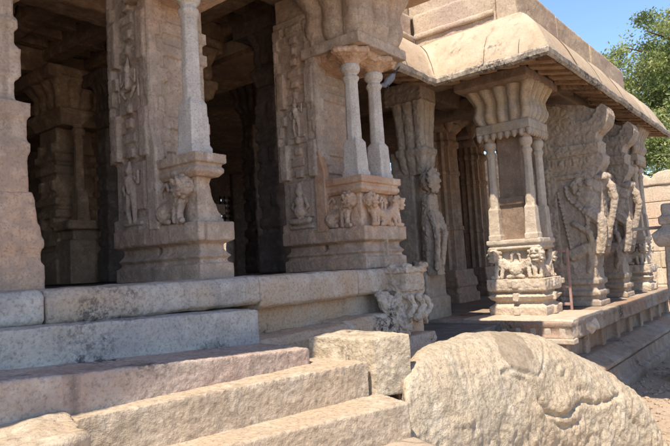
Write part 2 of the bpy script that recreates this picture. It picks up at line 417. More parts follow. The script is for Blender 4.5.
hall_pillar(4.42, .69, 2, 'great carved pillar with two free colonettes above crouching lions, at the right corner of the hall')
hall_pillar(2.53, .30, 1, 'massive grey carved pillar with one fluted colonette standing on a lion pedestal')
# left-most pillar, cut by the frame
e = empty('carved_pillar', (1.15, 3.65, 1.66), 'plain stepped pillar shaft in shade at the far left of the hall front', 'stone pillar', 'carved pillars along the hall front')
b = MB()
for z, w in ((1.655,.0),(1.95,.0)): pass
b.rings([[(.7-o,3.3-o,z),(1.545+o,3.3-o,z),(1.545+o,3.95+o,z),(.7-o,3.95+o,z)] for z, o in ((1.655,0),(1.80,0),(1.81,-.012),(1.87,-.012),(1.9,0),(2.0,-.01),(2.02,-.02),(2.2,-.035))])
b.build('base', M['hall'], e, vox=.014, amp=.004, freq=10)
b = MB(); b.box(.74,1.49,3.35,3.9,2.17,2.62); b.box(.72,1.50,3.33,3.9,2.62,2.70); b.box(.76,1.43,3.36,3.9,2.7,4.5)
for z, q, h_ in ((2.42,1.505,.06),(2.84,1.455,.17),(3.12,1.45,.05),(3.30,1.47,.22),(3.66,1.45,.08),(3.95,1.47,.3)): b.box(.74,q,3.345,3.9,z,z+h_)
b.build('shaft', M['hall'], e, vox=.015, amp=.007, freq=8)
figure(faceX(.75), 3.62, 2.9, .4, 'stand').build('figure_relief', M['hall'], e, vox=.01)

# ------------------------------------------------------------------ interior pillars
def inner_pillar(x, y, z0, label, w=.3, mat='inner', zc=3.85, ztop=4.6, col=True, corb=1., name_src=None):
    e = empty('inner_pillar', (x, y, z0), label, 'stone pillar', 'pillars inside the hall')
    H = zc-z0
    b = MB(); b.sq(x, y, [(z0,w*1.12),(z0+.15*H,w*1.12),(z0+.16*H,w*1.02),(z0+.2*H,w*1.02),(z0+.21*H,w*.92)])
    b.build('base', M[mat], e, vox=.022, amp=.004)
    s = MB(); s.box(x-w*.85, x+w*.85, y-w*.85, y+w*.85, z0+.19*H, zc)
    for t in (.24,.42,.5,.7,.78): s.box(x-w, x+w, y-w, y+w, z0+t*H, z0+(t+.05)*H)
    for t in (.38,.62,.86):
        for dx in (-1,1): s.box(x-w*1.02, x+w*1.02, y+dx*w*.55-.05, y+dx*w*.55+.05, z0+t*H-.06, z0+t*H+.08)
    s.build('shaft', M[mat], e, vox=.02, amp=.006, freq=8, seed=x)
    if col:
        pd = MB(); pd.box(x-w*1.0, x+w*.6, y-w-.34, y-w*.8, z0, z0+.27*H); pd.box(x-w*1.1, x+w*.7, y-w-.38, y-w*.8, z0+.33*H, z0+.385*H); pd.box(x-w*.8, x+w*.45, y-w-.3, y-w*.8, z0+.26*H, z0+.34*H)
        pd.build('pedestal', M[mat], e, vox=.02, amp=.004)
        colonette(x-w*.2, y-w-.17, z0+.38*H, zc, .085).build('colonette', M[mat], e, smooth=False)
    c = MB(); c.sq(x, y-.1, [(zc-.02,w*1.0,w*1.3),(zc+.1,w*1.1,w*1.5),(zc+.11,w*1.2,w*1.6),(zc+.2,w*1.2,w*1.6)])
    c.lobed(x, y-.1, [(zc+.19,.8,.3),(zc+.26,.95,1),(zc+.34,.97,1),(zc+.42,.92,1),(zc+.5,1.05,1),(zc+.6,1.2,.3)], w*1.2*corb, w*1.5*corb, 4, .15)
    c.sq(x, y, [(zc+.58,w*1.7*corb,w*2.*corb),(zc+.75,w*1.7*corb,w*2.*corb)])
    c.build('capital', M[mat], e, vox=.022, amp=.005)
    return e
inner_pillar(4.93, 4.78, 1.655, 'dark square pillar close behind the great lion pillar, its block capital just visible', .17, 'inner_shade', 3.82, col=False, corb=1.)
ip = inner_pillar(4.53, 6.02, 1.655, 'orange brown inner pillar whose ribbed capital shows right of the single colonette', .22, 'inner', 3.85)
inner_pillar(4.12, 8.1, 1.655, 'inner pillar with colonette seen at the far left behind the stepped shaft', .30, 'inner', 3.80)
inner_pillar(4.30, 7.25, 1.655, 'dark slender pillar half hidden left of the massive grey pillar', .14, 'inner_shade', 3.7, col=False)
inner_pillar(6.12, 6.38, 1.655, 'deep inner pillar with scrolled capital between the two great pillars', .14, 'inner_shade', 3.85, col=False, corb=1.5)
def dup(src, loc, label):
    c = copy_tree(src); c.location = loc; c['label'] = label; return c
dup(ip, (6.5, 8.75, 1.655), 'dark inner pillar deep in the hall right of the bright gap')
dup(ip, (5.2, 9.6, 1.655), 'dark inner pillar deep in the hall beyond the gap left of the bright slit')
dup(ip, (8.6, 7.6, .9), 'shadowed inner pillar far back behind the fluted column')
dup(ip, (10.3, 8.9, .9), 'shadowed inner pillar farthest back in the passage')

# passage: lion-bracket pillar and fluted columns
def fluted(x, y, label, w=.335, zc=4.0):
    e = empty('fluted_column', (x, y, .9), label, 'stone column', 'fluted columns in the passage')
    b = MB(); b.sq(x, y, [(.9,w*1.22),(1.08,w*1.22),(1.09,w*1.1),(1.2,w*1.1),(1.21,w*1.18),(1.35,w*1.14),(1.37,w*1.05),(1.5,w*1.02)])
    b.build('base', M['hall'], e, vox=.018, amp=.004)
    s = MB(); s.ngon(x, y, [(1.45,w*1.02),(2.2,w*.98),(2.21,w*1.04),(2.28,w*1.04),(2.29,w*.96),(3.2,w*.95),(3.21,w*1.03),(3.27,w*1.03),(3.28,w*.95),(3.7,w*.94),(3.72,w*1.05),(3.8,w*1.08),(3.85,w*.95),(zc,w*.95)], 16, flute=.13)
    s.build('shaft', M['hall'], e, smooth=False, bevel=0)
    c = MB(); c.ngon(x, y, [(zc-.02,w*1.0),(zc+.05,w*1.25),(zc+.1,w*1.3)], 16)
    c.lobed(x, y, [(zc+.09,.9,.5),(zc+.18,1.15,1),(zc+.28,1.2,1),(zc+.38,1.3,1),(zc+.45,1.25,.4)], w*1.2, w*1.2, 3, .2)
    for sx, sy in ((-1,-1),(1,-1),(-1,1)):
        c.ngon(x+sx*w*1.35, y+sy*w*1.35, [(zc-.1,.02),(zc-.02,.07),(zc+.1,.1),(zc+.3,.09)], 8)
    c.build('capital', M['hall'], e, vox=.016, amp=.006)
    return e
fl = fluted(9.72, 5.25, 'fluted column with knobbed capital standing in the passage')
dup(fl, (11.55, 5.55, .9), 'second fluted column farther back, seen through the colonettes of the porch corner pillar')

e = empty('lion_bracket_pillar', (7.05, 4.2, .9), 'shaded pillar with a rearing beast and pleated bracket right behind the lion pillar', 'stone pillar')
b = MB(); b.sq(7.05, 4.25, [(.9,.3),(1.2,.3),(1.22,.26),(1.5,.26),(1.55,.22)]); b.build('base', M['yali'], e, vox=.018, amp=.004)
b = MB(); b.box(6.9,7.25,4.15,4.5,1.5,3.2); b.build('shaft', M['yali'], e, vox=.016, amp=.005)
b = MB(); b.limb([(6.95,4.0,1.6),(6.92,3.95,2.1),(6.94,3.95,2.5)], [.12,.15,.13]); b.ball((6.92,3.92,2.75), .15)
b.limb([(6.85,3.88,2.3),(6.82,3.8,2.0),(6.85,3.85,1.6)], [.06,.05,.05]); b.limb([(6.98,3.86,2.3),(7.0,3.78,2.05),(6.98,3.85,1.65)], [.06,.05,.05])
for i in range(10):
    a = i*.628; b.ball((6.9+.13*math.cos(a), 3.84, 2.75+.14*math.sin(a)), .045, sub=1)
b.box(6.85,7.05,3.85,4.2,1.5,1.7)
b.build('beast', M['yali'], e, vox=.010, cv=(.012,14))
b = MB(); b.lobed(7.02, 4.15, [(2.85,.7,.5),(2.98,.95,1),(3.1,1.02,1),(3.14,1.12,.3),(3.2,1.12,.3),(3.22,1.0,1),(3.4,1.0,1),(3.6,1.08,1),(3.82,1.2,1),(3.84,1.22,.3)], .18, .22, 3, .16)
b.box(6.83,7.22,3.9,4.5,3.84,4.12); b.build('bracket_capital', M['yali'], e, vox=.012, amp=.003, cv=(.008,10))

# ------------------------------------------------------------------ porch pillars
def porch_pillar(cx, cy, label):
    z0 = .93; hx, hy = .265, .345
    e = empty('porch_pillar', (cx, cy, z0), label, 'stone pillar', 'lobed capital pillars of the porch')
    b = MB()
    pr = [(.93,.02),(1.0,.03),(1.05,.03),(1.085,-.03),(1.12,-.035),(1.13,.0),(1.18,.035),(1.205,.0),(1.21,-.035),(1.235,-.035),(1.245,.02),(1.26,.035),(1.40,.035)]
    b.rings([[(cx-hx-o,cy-hy-o,z),(cx+hx+o,cy-hy-o,z),(cx+hx+o,cy+hy+o,z),(cx-hx-o,cy+hy+o,z)] for z, o in pr])
    for z in (1.0, 1.17, 1.33):
        b.box(cx-hx-.06, cx-hx+.1, cy-.035, cy+.035, z-.05, z+.05); b.box(cx-.035, cx+.035, cy-hy-.06, cy-hy+.1, z-.05, z+.05)
    for i in range(6):
        b.box(cx-hx-.043, cx-hx+.1, cy-hy+.05+i*.11, cy-hy+.11+i*.11, 1.30, 1.37)
        b.box(cx-hx+.05+i*.115, cx-hx+.11+i*.115, cy-hy-.043, cy-hy+.1, 1.30, 1.37)
    b.build('base', M['porch'], e, vox=.009, amp=.002, freq=16, cv=(.005,20))
    p = MB(); p.sq(cx, cy, [(1.38,.18,.25),(1.79,.18,.25)]); p.build('pedestal', M['porch'], e, vox=.015, amp=.004)
    f = faceX(cx-.165)
    lion(f, cy-.15, 1.40, .43, -1).build('lion_relief', M['porch'], e, vox=.0065, cv=(.005,26))
    lion(f, cy+.15, 1.40, .43, 1).build('lion_relief', M['porch'], e, vox=.0065, cv=(.005,26))
    f = faceY(cy-.23)
    lion(f, cx-.11, 1.40, .38, -1).build('lion_relief', M['porch'], e, vox=.0065, cv=(.005,26))
    lion(f, cx+.11, 1.40, .38, 1).build('lion_relief', M['porch'], e, vox=.0065, cv=(.005,26))
    t = MB(); t.rings([[(cx-hx-o,cy-hy-o,z),(cx+hx+o,cy-hy-o,z),(cx+hx+o,cy+hy+o,z),(cx-hx-o,cy+hy+o,z)] for z, o in ((1.75,-.06),(1.78,.0),(1.80,.0),(1.81,-.015),(1.83,-.015),(1.84,.01),(1.90,.01))])
    t.build('pedestal_slab', M['porch'], e, vox=.012, amp=.003, freq=14)
    s = MB(); s.box(cx-.15, cx+.2, cy-.13, cy+.17, 1.88, 3.3); s.box(cx-.18,cx+.22,cy-.16,cy+.2,2.35,2.45); s.build('shaft', M['brown'], e, vox=.016, amp=.004)
    for x, y in ((cx-.19, cy+.235), (cx-.19, cy-.245), (cx+.19, cy-.25), (cx+.19, cy+.235)):
        colonette(x, y, 1.89, 3.24, .078).build('colonette', M['porch'], e, vox=.008, amp=.0012, freq=20, seed=y)
    f = MB(); f.sq(cx, cy, [(3.24,.27,.31),(3.29,.30,.345)])
    for k in range(4):
        for i in range(8):
            u = -.33+.66*i/7; x, y = [(u,-.33),(.33,u),(u,.33),(-.33,u)][k]; x *= .88
            f.ngon(cx+x, cy+y, [(3.19,.012),(3.22,.034),(3.28,.04)], 8)
    f.build('petal_fringe', M['porchc'], e, vox=.01, amp=.002)
    c = MB(); c.sq(cx, cy, [(3.28,.325,.36),(3.40,.325,.36)]); c.build('capital_slab', M['porchc'], e, vox=.013, amp=.003)
    c = MB(); c.lobed(cx, cy, [(3.385,.82,.2),(3.42,.92,.8),(3.47,1.0,1),(3.53,1.03,1),(3.60,.98,1),(3.67,.96,1),(3.73,1.03,1),(3.79,1.12,1),(3.84,1.18,.8),(3.87,1.17,.3)], .365, .40, 5, .26)
    c.build('capital', M['porchc'], e, vox=.008, amp=.002, freq=16)
    c = MB(); c.box(cx-.56, cx+.56, cy-.46, cy+.52, 3.865, 4.0); c.box(cx-.5,cx+.5,cy-.4,cy+.5,3.845,3.87); c.build('abacus', M['brown'], e, vox=.016, amp=.004)
    return e
pp = porch_pillar(7.55, 2.99, 'cream corner pillar of the porch with lobed capital, slim colonettes and back-to-back lions')
c = copy_tree(pp); c.location = (12.05, 2.72, .93); c['label'] = 'last porch pillar, farthest to the right under the eave, in front of the bright wall'

# rearing beast pillars
def yali_pillar(x0, label):
    e = empty('beast_pillar', (x0+.2, 2.9, .93), label, 'stone pillar', 'rearing beast pillars of the porch')
    x1 = x0+.42
    b = MB()
    pr = [(.93,.03),(1.0,.03),(1.02,-.01),(1.06,-.01),(1.08,.03),(1.14,.03),(1.16,-.015),(1.22,-.015),(1.24,.02),(1.30,.02),(1.32,-.01),(1.45,-.01)]
    b.box(x0+.02,x1-.02,2.42,3,1.4,1.6); b.rings([[(x0-o,2.40-o,z),(x1+o,2.40-o,z),(x1+o,3.0+o,z),(x0-o,3.0+o,z)] for z, o in pr])
    b.build('base', M['yali'], e, vox=.0125, amp=.003, freq=14)
    s = MB(); s.box(x0+.0, x1, 2.92, 3.5, .93, 3.9)
    for z in (1.25,1.5,1.95,2.15,2.6,2.8,3.2,3.4):
        s.box(x0-.03, x1+.03, 2.90, 3.53, z, z+.09)
        for y in (3.0,3.2,3.4): s.box(x0-.045, x0+.1, y-.05, y+.03, z-.05, z+.12)
    s.box(x0-.02, x1, 2.85, 3.0, 1.0, 2.8)
    s.build('shaft', M['yali'], e, vox=.011, amp=.002, freq=12, cv=(.013,11))
    xc = x0+.2
    t = MB()
    # body rises from the haunch at the shaft to the chest and head thrust outward
    t.limb([(xc,2.70,1.55),(xc,2.62,1.85),(xc,2.54,2.12),(xc,2.46,2.38)], [.22,.20,.20,.21], 6)
    t.ball((xc,2.42,2.62), (.19,.21,.19)); t.ball((xc,2.50,2.45), (.2,.22,.2))
    t.ball((xc-.03,2.76,1.62), (.21,.2,.2))
    for sx in (-1, 1):
        x = xc+sx*.14
        t.limb([(x,2.70,1.65),(x,2.48,1.75),(x,2.46,1.55),(x,2.50,1.42)], [.14,.11,.09,.08])     # hind leg, knee forward
        t.limb([(x,2.45,2.25),(x,2.30,2.10),(x,2.30,1.90),(x,2.36,1.70)], [.11,.09,.08,.09])    # fore leg hanging
        t.ball((x*.5+xc*.5-.0,2.24,2.72), .08)
        t.limb([(x-.02*sx,2.32,2.72),(x-.02*sx,2.22,2.70)], [.05,.04])
        t.ball((xc+sx*.19,2.42,2.66), .042); t.ball((xc+sx*.17,2.42,2.66), .06)
        t.limb([(xc+sx*.16,2.55,2.72),(xc+sx*.18,2.62,2.62),(xc+sx*.17,2.60,2.5)], [.06,.07,.03])
    t.limb([(xc,2.28,2.68),(xc,2.17,2.58),(xc,2.13,2.40),(xc,2.17,2.22),(xc,2.22,2.05),(xc,2.26,1.88),(xc,2.34,1.84)], [.10,.075,.06,.055,.055,.05,.05], 6)
    for i in range(16):                                       # mane and garland beads
        a = i/15; t.ball((x0+.01, 2.72-.36*a+.05*math.sin(a*9), 2.62-.8*a), .038, sub=1)
        t.ball((x0-.0, 2.84-.14*a, 2.55-.9*a), .034, sub=1)
    for i in range(7): t.ball((x0+.0, 2.58+.05*math.cos(i*.9)+.0, 2.60+.09*math.sin(i*.9)), .03, sub=1)
    t.limb([(x0+.03,2.66,2.1),(x0+.0,2.45,1.95),(x0+.02,2.42,1.7)], [.05,.05,.045])
    t.box(x0+.03,x1-.03,2.50,2.95,1.38,2.78); t.box(x0+.03,x1-.03,2.42,2.95,1.38,1.72)
    t.box(x0+.10,x1-.10,2.26,2.6,1.75,2.66); t.build('beast', M['yali'], e, vox=.0085, cv=(.0065,12))
    # stepped panel and scroll bracket above the head
    k = MB()
    poly = [(2.98,2.70),(2.40,2.70),(2.30,2.76),(2.26,2.84),(2.20,2.92),(2.185,3.02),(2.24,3.08),(2.24,3.16),(2.215,3.22),(2.27,3.27),(2.25,3.34),(2.16,3.39),(2.09,3.48),(2.065,3.58),(2.09,3.68),(2.15,3.735),(2.22,3.70),(2.24,3.62),(2.30,3.55),(2.42,3.52),(2.52,3.58),(2.60,3.72),(2.74,3.82),(2.98,3.88)]
    k.extr(poly, 'x', x0+.03, x1-.03)
    k.extr([(2.98,3.3),(2.3,3.3),(2.17,3.52),(2.16,3.66),(2.30,3.70),(2.42,3.78),(2.98,3.92)], 'x', x0+.08, x1-.08)
    poly2 = [(2.98,3.06),(2.24,3.06),(2.24,3.2),(2.98,3.24)]; k.extr(poly2, 'x', x0-.0, x1)
    for off in (0, .07, .14):
        k.limb([(x0+.05,2.12+off,3.60),(x0+.05,2.18+off,3.50),(x0+.05,2.33+off,3.44-off*.2),(x0+.05,2.50+off*.7,3.46),(x0+.05,2.62+off*.6,3.58)], [.032]*5, 6)
    for i in range(6): k.box(x0+.02, x1-.02, 2.34+i*.1, 2.40+i*.1, 2.94, 3.02)
    k.box(x0+.0,x0+.1,2.45,2.9,2.74,2.80)
    k.build('bracket', M['yali'], e, vox=.0095, cv=(.010,11))
    return e
yp = yali_pillar(8.70, 'nearer rearing-beast pillar with curled trunk, right of the cream corner pillar')
c = copy_tree(yp); c.location = (10.3+.2, 2.93, .93); c['label'] = 'farther rearing-beast pillar, second from the cream corner pillar'

# iron rail between corner pillar and beast pillar
e = empty('iron_railing', (8.3, 2.62, .93), 'small rusty pink iron railing between the corner pillar and the nearer beast pillar', 'railing')
MB().box(8.02,8.05,2.55,2.58,.93,1.76).build('post', M['iron'], e, bevel=.004)
MB().box(8.02,8.05,3.3,3.33,.93,1.76).build('post', M['iron'], e, bevel=.004)
for z in (1.72,1.48,1.25,1.02): MB().box(8.023,8.047,2.58,3.3,z-.018,z+.018).build('bar', M['iron'], e, bevel=.004)

# ------------------------------------------------------------------ porch platform
def pathrings(path, prof, z_first=True):
    """path: list of ((x,y),(ox,oy)) with the outward offset at each corner; prof: (z, outset) rows"""
    return [[(p[0]+o[0]*d, p[1]+o[1]*d, z) for (p, o) in path] for z, d in prof]
def add_strip(m, rings):
    n = len(rings[0]); vs = [p for r in rings for p in r]
    fs = [(i*n+j, i*n+j+1, (i+1)*n+j+1, (i+1)*n+j) for i in range(len(rings)-1) for j in range(n-1)]
    m.add(vs, fs)
e = empty('porch_platform', (9.5, 4, 0), 'moulded brown stone platform carrying the porch pillars, behind the carved elephant', 'platform')
X0, X1, Y0, Y1 = 6.80, 12.9, 2.22, 6.0
def ringset(prof, m):
    m.rings([[(X0-o,Y0-o,z),(X1+o,Y0-o,z),(X1+o,Y1,z),(X0-o,Y1,z)] for z, o in prof]); return m
m = ringset([(.70,-.02),(.73,.05),(.75,.06),(.765,.03),(.86,.03),(.875,.05),(.925,.05),(.93,.03)], MB())
for i in range(24):
    x = 6.9+i*.25; m.box(x, x+.05, 2.16, 2.3, .78, .85)
m.build('top_band', M['plinth'], e, vox=.02, amp=.006, freq=5)
m = ringset([(.44,-.14),(.72,-.14)], MB())
for i in range(9):
    x = 6.85+i*.72; m.box(x, x+.16, 2.28, 2.5, .44, .72)
m.build('recessed_frieze', M['plinth'], e, vox=.022, amp=.005)
m = ringset([(.26,.12),(.30,.20),(.34,.215),(.37,.15),(.42,.05),(.455,-.02),(.46,-.1)], MB()); m.build('rounded_moulding', M['plinth'], e, vox=.022, amp=.006, freq=5)
m = ringset([(-.05,.28),(.10,.28),(.12,.2),(.27,.18)], MB()); m.build('foot_course', M['plinth'], e, vox=.022, amp=.007, freq=4)
m = MB(); m.box(X0+.0, X0+1.2, Y0-.045, Y0+1.3, .895, .945); m.build('corner_slab', M['porch'], e, vox=.015, amp=.004)
# carved corner of the platform, sunlight put into its paler stone colour
m = MB()
for i in range(8): m.box(X0-.035, X0+.1, Y0+.03+i*.17, Y0+.10+i*.17, .76, .86)
for i in range(5): m.box(X0+.02+i*.17, X0+.09+i*.17, Y0-.04, Y0+.1, .76, .86)
m.box(X0-.02,X0+.8,Y0-.03,Y0+1.35,.74,.89)
m.limb([(X0+.55,Y0-.05,.84),(X0+.62,Y0-.08,.80),(X0+.60,Y0-.06,.74)],[.04,.045,.03]); m.limb([(X0+.78,Y0-.04,.86),(X0+.8,Y0-.07,.78)],[.05,.04])
m.box(X0-.06,X0+.1,Y0-.06,Y0+1.4,.68,.74)
m.build('beaded_corner', M['porch'], e, vox=.012, amp=.004)

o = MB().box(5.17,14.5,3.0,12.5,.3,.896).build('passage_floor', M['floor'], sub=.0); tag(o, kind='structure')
o = rough_block([(5.2,2.9,.0),(6.75,2.7,.0),(6.75,3.02,.0),(5.2,3.02,.0),(5.2,2.9,.82),(6.75,2.7,.80),(6.75,3.02,.82),(5.2,3.02,.82)], 'kerb_stone', M['ledge'], vox=.02, amp=.012, freq=5)
tag(o, 'rough low kerb stone between the hall corner and the porch platform', 'kerb stone')

# ------------------------------------------------------------------ porch roof
e = empty('porch_roof', (9.5, 4, 3.85), 'cream plastered curved roof of the porch with a jutting stone eave and parapet', 'roof')
S2 = 1.0
path = [((4.6,3.50),(0,-1)), ((6.52,3.50),(-1,-1)), ((6.45,2.08),(-1,-1)), ((13.5,2.08),(0,-1))]
def dense(path, step=.12):
    out = []
    for (p, o), (q, o2) in zip(path, path[1:]):
        n = max(1, int(math.dist(p, q)/step))
        for i in range(n):
            t = i/n; out.append(((p[0]+(q[0]-p[0])*t, p[1]+(q[1]-p[1])*t), (o[0]+(o2[0]-o[0])*t, o[1]+(o2[1]-o[1])*t)))
    out.append(path[-1]); return out
DP = dense(path, .1)
def wob(x, y, k=1.): return noise.noise(Vector((x*1.7, y*1.7, k*5)))
# plaster curve
prof = [(3.93,-.015),(3.955,-.018),(4.02,-.035),(4.10,-.07),(4.20,-.115),(4.30,-.17),(4.40,-.235),(4.48,-.30),(4.55,-.37),(4.60,-.43),(4.63,-.50)]
m = MB(); rr = pathrings(DP, prof)
rr = [[(x+.012*wob(x,y,2), y+.012*wob(x,y,3), z+(.012+.10*max(0,min(1,(x-8.5)/3))*(1 if 3.98 < z else 0))*wob(x*1.2,y,1)) for x, y, z in r] for r in rr]
add_strip(m, rr)
cracks = []
def post_roof(me):
    pass
m.build('plaster_curve', M['roof'], e, smooth=True)
# joints between the roof slabs: dark sealing lines standing a few mm proud
def roof_point(p, o, t):
    k = t*(len(prof)-1); i = min(int(k), len(prof)-2); f = k-i
    z = prof[i][0]*(1-f)+prof[i+1][0]*f; d = prof[i][1]*(1-f)+prof[i+1][1]*f
    return Vector((p[0]+o[0]*d, p[1]+o[1]*d, z))
M['crack'] = stone('dark joint', (.17,.12,.085), (.12,.09,.06), (.22,.16,.12), 6, .3, 60)
rs = random.Random(3)
def seam(p, o, name='roof_joint'):
    pts = []
    for i in range(21):
        v = roof_point(p, o, i/20); w = .02*wob(v.z*3, p[0]+p[1], 7)
        t = Vector((-(o[1] if abs(o[1]) >= abs(o[0]) else 0), (o[0] if abs(o[0]) > abs(o[1]) else 0), 0))
        pts.append(v+Vector((w if o == (0,-1) else 0, w if o != (0,-1) else 0, .012*wob(v.x, v.y, 1)+.001)))
    MB().tube(pts, .0065, 5).build(name, M['crack'], e)
seam((6.52,3.50), (-1,-1))
for y in (3.22,2.86,2.42): seam((6.45+(6.52-6.45)*(y-2.08)/1.42, y), (-1,0))
for x in (7.6,8.7,9.9,11.0): seam((x,2.08), (0,-1))
for x in (5.9,): seam((x,3.50), (0,-1))
# eave slab: thin weathered lip with a ribbed brown underside
m = MB(); rr = pathrings(DP, [(3.90,-.06),(3.855,-.01),(3.88,.025),(3.93,.03),(3.958,.012),(3.965,-.05)])
rr = [[(x+.018*wob(x*3,y*3,2), y+.018*wob(x*3,y*3,3), z+.012*wob(x*2,y*2,1)) for x, y, z in r] for r in rr]
add_strip(m, rr); m.build('eave_lip', M['eavetop'], e, smooth=False)
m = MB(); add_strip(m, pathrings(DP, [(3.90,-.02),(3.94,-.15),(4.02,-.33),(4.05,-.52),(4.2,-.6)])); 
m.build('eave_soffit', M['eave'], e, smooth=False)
m = MB()
rq = random.Random(11)
def rib(p, d, w=.05):
    w = rq.uniform(.05,.11); px_, py_ = p; dx, dy = d; tx, ty = -dy, dx
    c = []
    for s, z0_, z1_ in ((.04,3.865-rq.uniform(0,.02),3.93),(rq.uniform(.36,.46),3.94,4.06)):
        for t in (-w, w): c.append((px_+dx*s+tx*t, py_+dy*s+ty*t, z0_)); c.append((px_+dx*s+tx*t, py_+dy*s+ty*t, z1_))
    m.hexa([c[0],c[2],c[6],c[4],c[1],c[3],c[7],c[5]])
x = 6.75
while x < 13.4: rib((x,2.08),(0,1)); x += .31
y = 2.35
while y < 3.45: rib((6.46,y),(1,0)); y += .27
x = 5.3
while x < 6.4: rib((x,3.5),(0,1)); x += .27
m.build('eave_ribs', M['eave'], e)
# parapet, in blocks with a notch
def pblock(name, x0, x1, y0, y1, z0, z1, s=0):
    return MB().box(x0,x1,y0,y1,z0,z1).build(name, M['parapet'], e, vox=.022, amp=.008, freq=5, seed=s)
pblock('parapet_block', 6.93,8.4,2.56,2.82,4.55,5.04,1)
pblock('parapet_block', 8.41,9.98,2.565,2.82,4.55,5.03,2)
pblock('parapet_block', 10.05,12.15,2.56,2.82,4.55,5.04,3)
pblock('parapet_block', 6.935,7.2,2.83,4.02,4.55,5.04,4)
pblock('parapet_block', 5.0,6.92,4.03,4.28,4.55,5.04,5)
pblock('upper_wall', 7.05,7.6,3.1,4.5,5.04,5.6,7)
pblock('upper_wall', 5.0,7.04,4.12,4.5,5.04,5.6,8)
pblock('parapet_ledge', 5.2,6.9,3.985,4.03,4.66,4.74,9)
pblock('parapet_ledge', 6.89,6.93,2.84,4.0,4.68,4.76,6)
m = MB(); m.box(5.0,13.4,4.05,12.4,4.45,4.62); m.box(6.98,13.4,2.6,4.06,4.45,4.615); m.build('roof_deck', M['roof'], e)
m = MB(); m.box(7.0,12.9,2.72,3.05,4.0,4.3); m.box(7.0,12.9,4.3,4.6,4.12,4.4); m.build('long_beam', M['brown'], e, vox=.03, amp=.006)
m = MB(); m.box(6.98,7.3,2.7,4.6,4.02,4.3); m.box(5.2,7.0,3.98,4.28,4.12,4.4)
for x in (8.9,10.5,12.1): m.box(x-.16,x+.16,2.6,6.5,4.02,4.28)
m.build('cross_beam', M['brown'], e, vox=.03, amp=.006)
m = MB(); m.box(5.0,13.4,4.1,12.4,4.38,4.45); m.box(7.0,13.4,2.66,4.1,4.38,4.45); m.build('ceiling_slab', M['inner'], e)

# ------------------------------------------------------------------ hall platform
e = empty('hall_platform', (1, 6, 0), 'long stone platform of the hall with a projecting moulding, above the steps', 'platform')
MB().box(-4,5.15,3.3,12.5,.0,1.645).build('core', M['floor'], e)
def course(name, x0, x1, y0, y1, z0, z1, mat, seed=0, amp=.008, nose=.03):
    m = MB(); zs = z1-z0
    m.rings([[(x, y0+n_, z0+t*zs) for t, n_ in ((0,nose*1.3),(.12,.0),(.8,.0),(1,nose))]+[(x, y1, z1), (x, y1, z0)] for x in (x0, x1)])
    return m.build(name, M[mat], e, vox=.014, amp=amp, freq=6, seed=seed)
course('edge_slab', -1.5,1.385,2.97,3.6,1.49,1.665,'stepg',1)
course('edge_slab', 1.40,2.86,2.985,3.6,1.47,1.66,'stepw',2)
course('edge_slab', 2.87,4.0,3.0,3.6,1.425,1.655,'ledge',3,.009)
course('edge_slab', 4.01,4.46,3.0,3.6,1.43,1.65,'ledge',4,.009)
course('edge_slab', 4.7,5.15,3.05,3.6,1.43,1.65,'ledge',6,.009)
course('neck', 2.5,4.5,3.12,3.6,1.22,1.44,'ledge',5,.006,.0)
course('lower_ledge', 2.4,3.62,2.80,3.5,1.02,1.25,'ledge',7,.010,.06)
course('lower_ledge', 3.635,4.52,2.84,3.5,1.02,1.27,'ledge',8,.010,.06)
course('foot_course', 2.4,5.0,2.86,3.5,.6,1.03,'ledge',9,.010,.02)
course('end_wall', 4.6,5.15,3.08,3.7,.0,1.44,'ledge',10,.010,.02)
# carved pendant at the corner of the platform
m = MB()
m.box(4.42,4.74,2.80,3.15,1.44,1.645); m.box(4.40,4.76,2.78,3.15,1.60,1.65)
m.rings([[(4.43+o,2.82+o,z),(4.78-o*.6,2.82+o,z),(4.78-o*.6,3.2,z),(4.43+o,3.2,z)] for z, o in ((1.06,.13),(1.12,.07),(1.22,.02),(1.36,.02),(1.46,.0))])
m.ball((4.46,2.80,1.655),(.05,.05,.035)); m.ball((4.72,2.80,1.655),(.05,.05,.035)); m.ball((4.44,2.96,1.655),(.05,.05,.03))
for a, b_ in ((4.46,1.36),(4.60,1.36),(4.72,1.34)):
    m.limb([(a,2.80,b_+.03),(a+.04,2.77,b_-.06),(a-.02,2.80,b_-.14),(a+.03,2.83,b_-.2)], [.035,.03,.03,.025])
m.limb([(4.22,2.94,1.40),(4.28,2.90,1.28),(4.36,2.88,1.18),(4.44,2.86,1.12)],[.05,.06,.06,.05]); m.limb([(4.30,3.0,1.42),(4.36,2.9,1.34)],[.06,.07]); m.limb([(4.42,2.9,1.4),(4.40,2.88,1.3),(4.44,2.86,1.2),(4.5,2.84,1.12)], [.04,.045,.04,.03])
m.limb([(4.42,3.06,1.4),(4.41,3.04,1.3),(4.42,3.0,1.2)], [.035,.04,.04])
m.limb([(4.55,2.80,1.2),(4.66,2.8,1.22),(4.76,2.84,1.28)], [.04,.035,.04])
m.build('carved_corner', M['ledge'], e, vox=.008, amp=.003, freq=18, cv=(.014,15))

